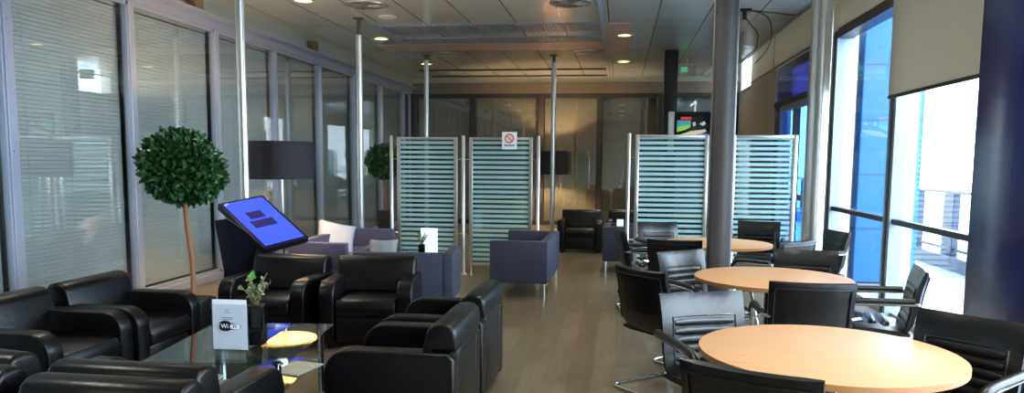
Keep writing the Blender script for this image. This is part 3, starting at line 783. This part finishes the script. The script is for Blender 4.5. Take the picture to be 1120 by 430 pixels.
# magazines
def magazine(x, y, z, rz, m, lab, w=.21, d=.28, t=.008):
    e = empty('magazine', (x, y, z), rz, lab, 'magazine', 'magazines on the glass coffee table')
    meshobj('pages', B(-w/2, w/2-.002, -d/2+.002, d/2-.002, 0, t-.001), 'paper', e, smooth=False)
    meshobj('cover', B(-w/2-.001, w/2, -d/2, d/2, t-.001, t, 0), m, e, smooth=False)
magazine(-2.20, 4.02, .241, R(20), 'magred', 'pinkish magazine on the lower shelf under the wireless internet card')
magazine(-2.43, 4.08, .241, R(9), 'magwhite', 'pale magazine on the lower glass shelf, left of the pinkish one')
magazine(-1.98, 4.45, .241, R(-12), 'magwhite', 'pale magazine on the lower shelf by the right chrome leg')

# ================================================================== topiary trees
def tree(x, y, zc, r, pot_w, pot_h, lab, n, ll, sd, lean=(0, 0)):
    e = empty('topiary_tree', (x, y, 0), 0, lab, 'tree', 'ball-shaped topiary trees in planters')
    rnd = random.Random(sd)
    bm = bmesh.new(); a = pot_w/2
    prism(bm, [(-a*.82, 0), (a*.82, 0), (a, pot_h), (-a, pot_h)], -a, a, 'X', bev=.01); pl = meshobj('planter', bm, 'dark', e)
    meshobj('soil', B(-a+.02, a-.02, -a+.02, a-.02, pot_h, pot_h+.006), 'soil', pl, smooth=False)
    pts = [(0, 0, pot_h), (.012, 0, pot_h+.25*(zc-pot_h)), (lean[0]*.5-.01, 0, pot_h+.6*(zc-pot_h)), (lean[0], lean[1], zc)]
    bm = bmesh.new(); tube(bm, fillet(pts, .3, 6), .019, 10)
    tube(bm, [(lean[0], lean[1], zc-.08), (lean[0]-r*.5, 0, zc+r*.4)], .009, 6); tube(bm, [(lean[0], lean[1], zc-.05), (lean[0]+r*.5, .02, zc+r*.45)], .009, 6); tube(bm, [(lean[0], lean[1], zc-.03), (lean[0], r*.4, zc+r*.5)], .009, 6)
    meshobj('trunk', bm, 'bark', e)
    bm = bmesh.new()
    bumps = [(Vector((rnd.gauss(0, 1), rnd.gauss(0, 1), rnd.gauss(0, 1))).normalized(), rnd.uniform(-.14, .20)) for _ in range(16)]
    for i in range(n):
        d = Vector((rnd.gauss(0, 1), rnd.gauss(0, 1), rnd.gauss(0, 1))).normalized()
        k = 1+sum(b*max(0, d.dot(q)-.6)*2.2 for q, b in bumps)
        rr = r*k*(rnd.uniform(.55, 1)**.6)
        p = Vector((lean[0]+d.x*rr*1.05, lean[1]+d.y*rr, zc+d.z*rr*.98))
        leaf(bm, p, rnd, ll*rnd.uniform(.7, 1.2), ll*.28, d*.6)
    meshobj('foliage', bm, 'leaf', e, smooth=False)
tree(-3.41, 5.70, 1.47, .268, .26, .42, 'larger ball-shaped topiary tree with slim brown trunk beside the nearest steel pole', 4600, .066, 5, (-.05, 0))
tree(-3.62, 11.55, 1.53, .25, .20, .76, 'smaller distant topiary tree in a tall black planter, left of the striped screens', 1800, .06, 9, (-.03, 0))

# ================================================================== floor lamps
def lamp(x, y, z0, z1, r, lab, watt):
    e = empty('floor_lamp', (x, y, 0), 0, lab, 'floor lamp', 'floor lamps with dark drum shades')
    bm = bmesh.new(); lathe(bm, [(.15, 0), (.15, .012), (.03, .03), (.014, .05)], seg=32); meshobj('base', bm, 'chrome', e)
    bm = bmesh.new(); lathe(bm, [(.013, .04), (.013, z0+.10)], seg=16); meshobj('stem', bm, 'chrome', e)
    bm = bmesh.new(); lathe(bm, [(r, z0), (r, z1), (r-.003, z1), (r-.003, z0)], seg=48, caps=False)
    bm.verts.ensure_lookup_table()
    sh = meshobj('lamp_shade', bm, 'shade', e)
    bm = bmesh.new(); lathe(bm, [(r-.006, z0+.004), (r-.006, z1-.004)], seg=48, caps=False); meshobj('shade_lining', bm, 'shadein', sh)
    bm = bmesh.new()
    for k in range(3):
        a = k*2*PI/3; tube(bm, [(0, 0, z0+.08), (math.cos(a)*(r-.006), math.sin(a)*(r-.006), z0+.08)], .003, 5)
    meshobj('shade_spider', bm, 'chrome', sh)
    bm = bmesh.new(); lathe(bm, [(.012, z0+.10), (.03, z0+.13), (.036, z0+.16), (.028, z0+.19), (.006, z0+.205)], seg=16); meshobj('bulb', bm, 'bulb', sh)
    l = bpy.data.lights.new('floor_lamp_light', 'POINT'); l.energy = watt; l.color = (1, .70, .42); l.shadow_soft_size = .05
    o = bpy.data.objects.new('floor_lamp_light', l); COL.objects.link(o); o.location = (x, y, z0+.25)
lamp(-3.66, 7.95, 1.335, 1.74, .345, 'floor lamp with large dark drum shade beside the kiosk, nearer one', 60)
lamp(-1.53, 17.75, 1.24, 1.78, .335, 'distant floor lamp with dark drum shade glowing by the far glass wall', 90)

# ================================================================== touch kiosk
TL = Vector((-3.76, 6.76, 1.13)); u = Vector((.25, .42, .07)); v = Vector((.62, -.26, -.38))
v = v - u.normalized()*v.dot(u.normalized())
nn = u.cross(v).normalized()
if nn.z < 0: nn = -nn
k = empty('touch_kiosk', (-3.38, 6.77, 0), 0, 'freestanding kiosk with a tilted blue glowing screen under the near lamp', 'kiosk')
inv = Matrix.Translation((3.38, -6.77, 0))
ctr = TL+u/2+v/2
fr = Matrix((u.normalized(), v.normalized(), nn)).transposed().to_4x4(); fr.translation = ctr
if fr.determinant() < 0:
    fr = Matrix((v.normalized(), u.normalized(), nn)).transposed().to_4x4(); fr.translation = ctr; lu, lv = v.length, u.length; sw = True
else: lu, lv = u.length, v.length; sw = False
def kp(name, x0, x1, y0, y1, z0, z1, m, bev=0):
    if sw: x0, x1, y0, y1 = y0, y1, x0, x1
    bm = bmesh.new(); box(bm, x0, x1, y0, y1, z0, z1, bev, 2, inv @ fr); return meshobj(name, bm, m, k)
U, V = u.length/2, v.length/2
kp('screen_casing', -U, U, -V, V, -.07, -.004, 'kiosk', .012)
kp('screen', -U+.035, U-.035, -V+.035, V-.035, -.004, .0, 'screenblue')
kp('screen_picture', -.10, .06, -.16, -.05, .0, .001, 'scr_navy'); kp('screen_picture', -.14, .10, -.02, .09, .0, .001, 'scr_navy')
# pedestal: slanted side panels, body and foot
for yy in (-.19, .15):
    bm = bmesh.new(); prism(bm, [(-.30, 0), (.08, 0), (.02, .45), (.10, .82), (-.20, 1.00), (-.32, .98), (-.24, .5)], yy, yy+.035, 'Y', bev=.006); meshobj('side_panel', bm, 'kiosk', k)
meshobj('body', B(-.20, .0, -.155, .15, .02, .86, .01), 'kiosk', k)
meshobj('foot_plate', B(-.34, .16, -.23, .23, 0, .02, .006), 'dark', k)

# ================================================================== visitor chairs
def office_chair():
    e = empty('cantilever_chair', (0, 0, 0), 0, '', 'chair')
    # shell: seat + back in one curved section, profile in (y,z)
    def slab(pts, th, w0, w1, bow=0, bev=.012, name='x', m='leather2', shift=0):
        bm = bmesh.new(); N = len(pts); nx = 8; top = []; bot = []
        for i, (y, z) in enumerate(pts):
            a = Vector(pts[max(i-1, 0)]); b = Vector(pts[min(i+1, N-1)]); d = (b-a).normalized(); nrm = Vector((-d.y, d.x))
            w = w0+(w1-w0)*i/(N-1); rt, rb = [], []
            for j in range(nx+1):
                s = -1+2*j/nx; x = s*w/2
                off = bow*(s*s)
                edge = (1-abs(s)**10*.55)*(1-(abs(2*i/(N-1)-1))**14*.5)
                p = Vector((y, z)) + nrm*(off)
                t = p+nrm*th/2*edge; q = p-nrm*th/2*edge
                rt.append(bm.verts.new((x, t.x, t.y))); rb.append(bm.verts.new((x, q.x, q.y)))
            top.append(rt); bot.append(rb)
        for i in range(N-1):
            for j in range(nx):
                bm.faces.new([top[i][j], top[i][j+1], top[i+1][j+1], top[i+1][j]]); bm.faces.new([bot[i][j], bot[i+1][j], bot[i+1][j+1], bot[i][j+1]])
            bm.faces.new([top[i][0], top[i+1][0], bot[i+1][0], bot[i][0]]); bm.faces.new([top[i][nx], bot[i][nx], bot[i+1][nx], top[i+1][nx]])
        for j in range(nx):
            bm.faces.new([top[0][j], bot[0][j], bot[0][j+1], top[0][j+1]]); bm.faces.new([top[-1][j], top[-1][j+1], bot[-1][j+1], bot[-1][j]])
        return meshobj(name, bm, m, e, angle=60)
    back = [(-.195, .44), (-.225, .50), (-.24, .58), (-.25, .66), (-.265, .74), (-.285, .81), (-.295, .85)]
    seat = [(.245, .415), (.22, .445), (.12, .455), (0, .45), (-.12, .44), (-.20, .43)]
    slab(back, .055, .47, .49, -.022, name='backrest')
    slab(seat, .07, .50, .48, 0, name='seat')
    # ribbed inset of the back: flat padded rolls across, following the leaning back
    def backy(z):
        for (y0, z0), (y1, z1) in zip(back, back[1:]):
            if z <= z1: return y0+(y1-y0)*(z-z0)/(z1-z0)
        return back[-1][0]
    bk = [c for c in e.children if c.name.startswith('backrest')][0]; st = [c for c in e.children if c.name.split('.')[0] == 'seat'][0]
    for i in range(5):
        zz = .515+.047*i; bm = bmesh.new(); N = 8; hwid = .172
        pts = [(-hwid+2*hwid*j/N, backy(zz)+.0275+.022*((-hwid+2*hwid*j/N)/.245)**2, zz) for j in range(N+1)]
        tube(bm, pts, [.014]+[.0215]*(N-1)+[.014], 10, sx=.5)
        for v in bm.verts: pass
        meshobj('back_rib', bm, 'leather2', bk)
    def loop(zlo, zhi, hx, dy, nm, par, sg):
        pts = [(hx*(-1+2*j/8), zlo) for j in range(9)]+[(hx, zlo+(zhi-zlo)*j/6) for j in range(1, 6)]+[(hx*(1-2*j/8), zhi) for j in range(9)]+[(-hx, zhi-(zhi-zlo)*j/6) for j in range(1, 6)]
        bm = bmesh.new(); tube(bm, [(x, backy(z)+dy+.022*(x/.245)**2, z) for x, z in pts], .0048, 6, closed=True); meshobj(nm, bm, 'leather2', par)
    loop(.485, .735, .182, .0275, 'piping', bk, 1)
    loop(.50, .815, .212, -.0275, 'piping', bk, -1)
    for yy in (-.06, .02, .10):
        bm = bmesh.new(); tube(bm, [(-.17, yy, .484), (-.15, yy, .487), (.15, yy, .487), (.17, yy, .484)], [.006, .018, .018, .006], 8, sx=1.6); meshobj('seat_rib', bm, 'leather2', st)
    # cantilever frame
    w = .275
    path = [(-w, -.235, .645), (-w, .20, .625), (-w, .30, .012+.30), (-w, .27, .014), (-w, -.27, .014), (w, -.27, .014), (w, .27, .014), (w, .30, .312), (w, .20, .625), (w, -.235, .645)]
    bm = bmesh.new(); tube(bm, fillet(path, .07, 7), .0125, 10); meshobj('frame', bm, 'chrome', e)
    fr_ = [c for c in e.children if c.name.split('.')[0] == 'frame'][0]
    bm = bmesh.new(); tube(bm, [(-w, .285, .40), (w, .285, .40)], .009, 8); meshobj('crossbar', bm, 'chrome', fr_)
    for s in (-1, 1):
        bm = bmesh.new(); tube(bm, [(s*w, .285, .40), (s*.20, .18, .415), (s*.20, -.15, .405)], .009, 8); meshobj('seat_support', bm, 'chrome', fr_)
        bm = bmesh.new(); tube(bm, [(s*w, -.235, .645), (s*.225, -.255, .64)], .010, 8); meshobj('arm_bracket', bm, 'chrome', fr_)
    for s in (-1, 1):
        bm = bmesh.new(); tube(bm, fillet([(s*w, -.21, .662), (s*w, .10, .652), (s*w, .19, .640), (s*w, .235, .585)], .05, 5), .019, 10, sx=1.25); meshobj('armrest', bm, 'dark', e)
    for s in (-1, 1):
        for yy in (-.2, .2):
            bm = bmesh.new(); lathe(bm, [(.012, 0), (.014, .006)], s*w, yy, 10); meshobj('glide', bm, 'dark', e)
    return e
def facing(dx, dy): return math.atan2(-dx, dy)
oc = office_chair()
# (backrest centre x, y, facing dx, dy)
G1, G2, G3 = 'black chairs around the nearest round table', 'black chairs around the middle round table', 'black chairs around the farthest round table'
ch = [((.44, 4.17), (.38, -.93), 'black leather chair with ribbed bright back facing us, far left of the nearest round table', G1),
      ((1.63, 3.73), (-.74, -.67), 'black leather chair right of the nearest round table, cut by the right photo edge', G1),
      ((.44, 2.60), (.45, .89), 'black leather chair at the bottom edge with only its back top showing, nearest the camera', G1),
      ((.135, 5.0), (.77, .64), 'black leather chair turned away at the left of the middle table, smooth back towards us', G2),
      ((.475, 6.12), (.62, -.78), 'black leather chair with pale shiny ribbed front, far left of the middle table', G2),
      ((1.13, 4.60), (.05, 1.0), 'black leather chair between the two nearest tables, flat smooth back towards us', G2),
      ((2.03, 5.42), (-.98, .2), 'black leather chair seen side-on by the bright window, arms pointing left', G2),
      ((1.50, 6.38), (-.22, -.97), 'black leather chair at the far right of the middle table, facing us', G2),
      ((.50, 6.95), (.15, .99), 'black leather chair turned away, near left of the farthest round table, below a ribbed chair', G3),
      ((.01, 7.97), (.98, .15), 'black leather chair seen edge-on at the far left of the farthest table', G3),
      ((.44, 9.00), (.35, -.94), 'distant black leather chair with ribbed back before the screen left of the wide column', G3),
      ((1.66, 9.40), (-.2, -.98), 'distant black leather chair before the rightmost striped screen', G3),
      ((1.60, 7.08), (-.62, .78), 'black leather chair partly hidden behind the round silver column', G3),
      ((2.25, 8.25), (-.95, -.25), 'distant black leather chair right of the silver column by the window', G3)]
for i, (b_, f_, lab, g) in enumerate(ch):
    d = Vector(f_).normalized(); c = Vector(b_)+d*.285
    put(oc, i == 0, (c.x, c.y, 0), facing(d.x, d.y), lab, g)

# ================================================================== round tables
def round_table():
    e = empty('round_table', (0, 0, 0), 0, '', 'table'); r = .54
    bm = bmesh.new(); lathe(bm, [(r-.003, .7145), (r-.001, .7395), (r-.004, .7405)], seg=96); meshobj('tabletop', bm, 'beech', e)
    bm = bmesh.new(); lathe(bm, [(r-.002, .7125), (r, .714), (r, .739), (r-.001, .7398)], seg=96, caps=False); meshobj('edge_band', bm, 'beechedge', e)
    bm = bmesh.new(); lathe(bm, [(.045, .03), (.045, .69), (.16, .70), (.16, .714)], seg=32); meshobj('pedestal', bm, 'dark', e)
    bm = bmesh.new(); lathe(bm, [(.27, 0), (.27, .012), (.22, .022), (.06, .034), (.045, .045)], seg=48); meshobj('base', bm, 'chrome', e)
    return e
rt = round_table()
for i, (x, y, lab) in enumerate(((.905, 3.40, 'round beech-topped table in the foreground at the bottom right, the largest'), (1.09, 5.58, 'round beech-topped table in the middle, in front of the wide grey column'), (.985, 7.88, 'round beech-topped table farthest away, behind the wide grey column'))):
    put(rt, i == 0, (x, y, 0), .3*i, lab, 'round beech tables')
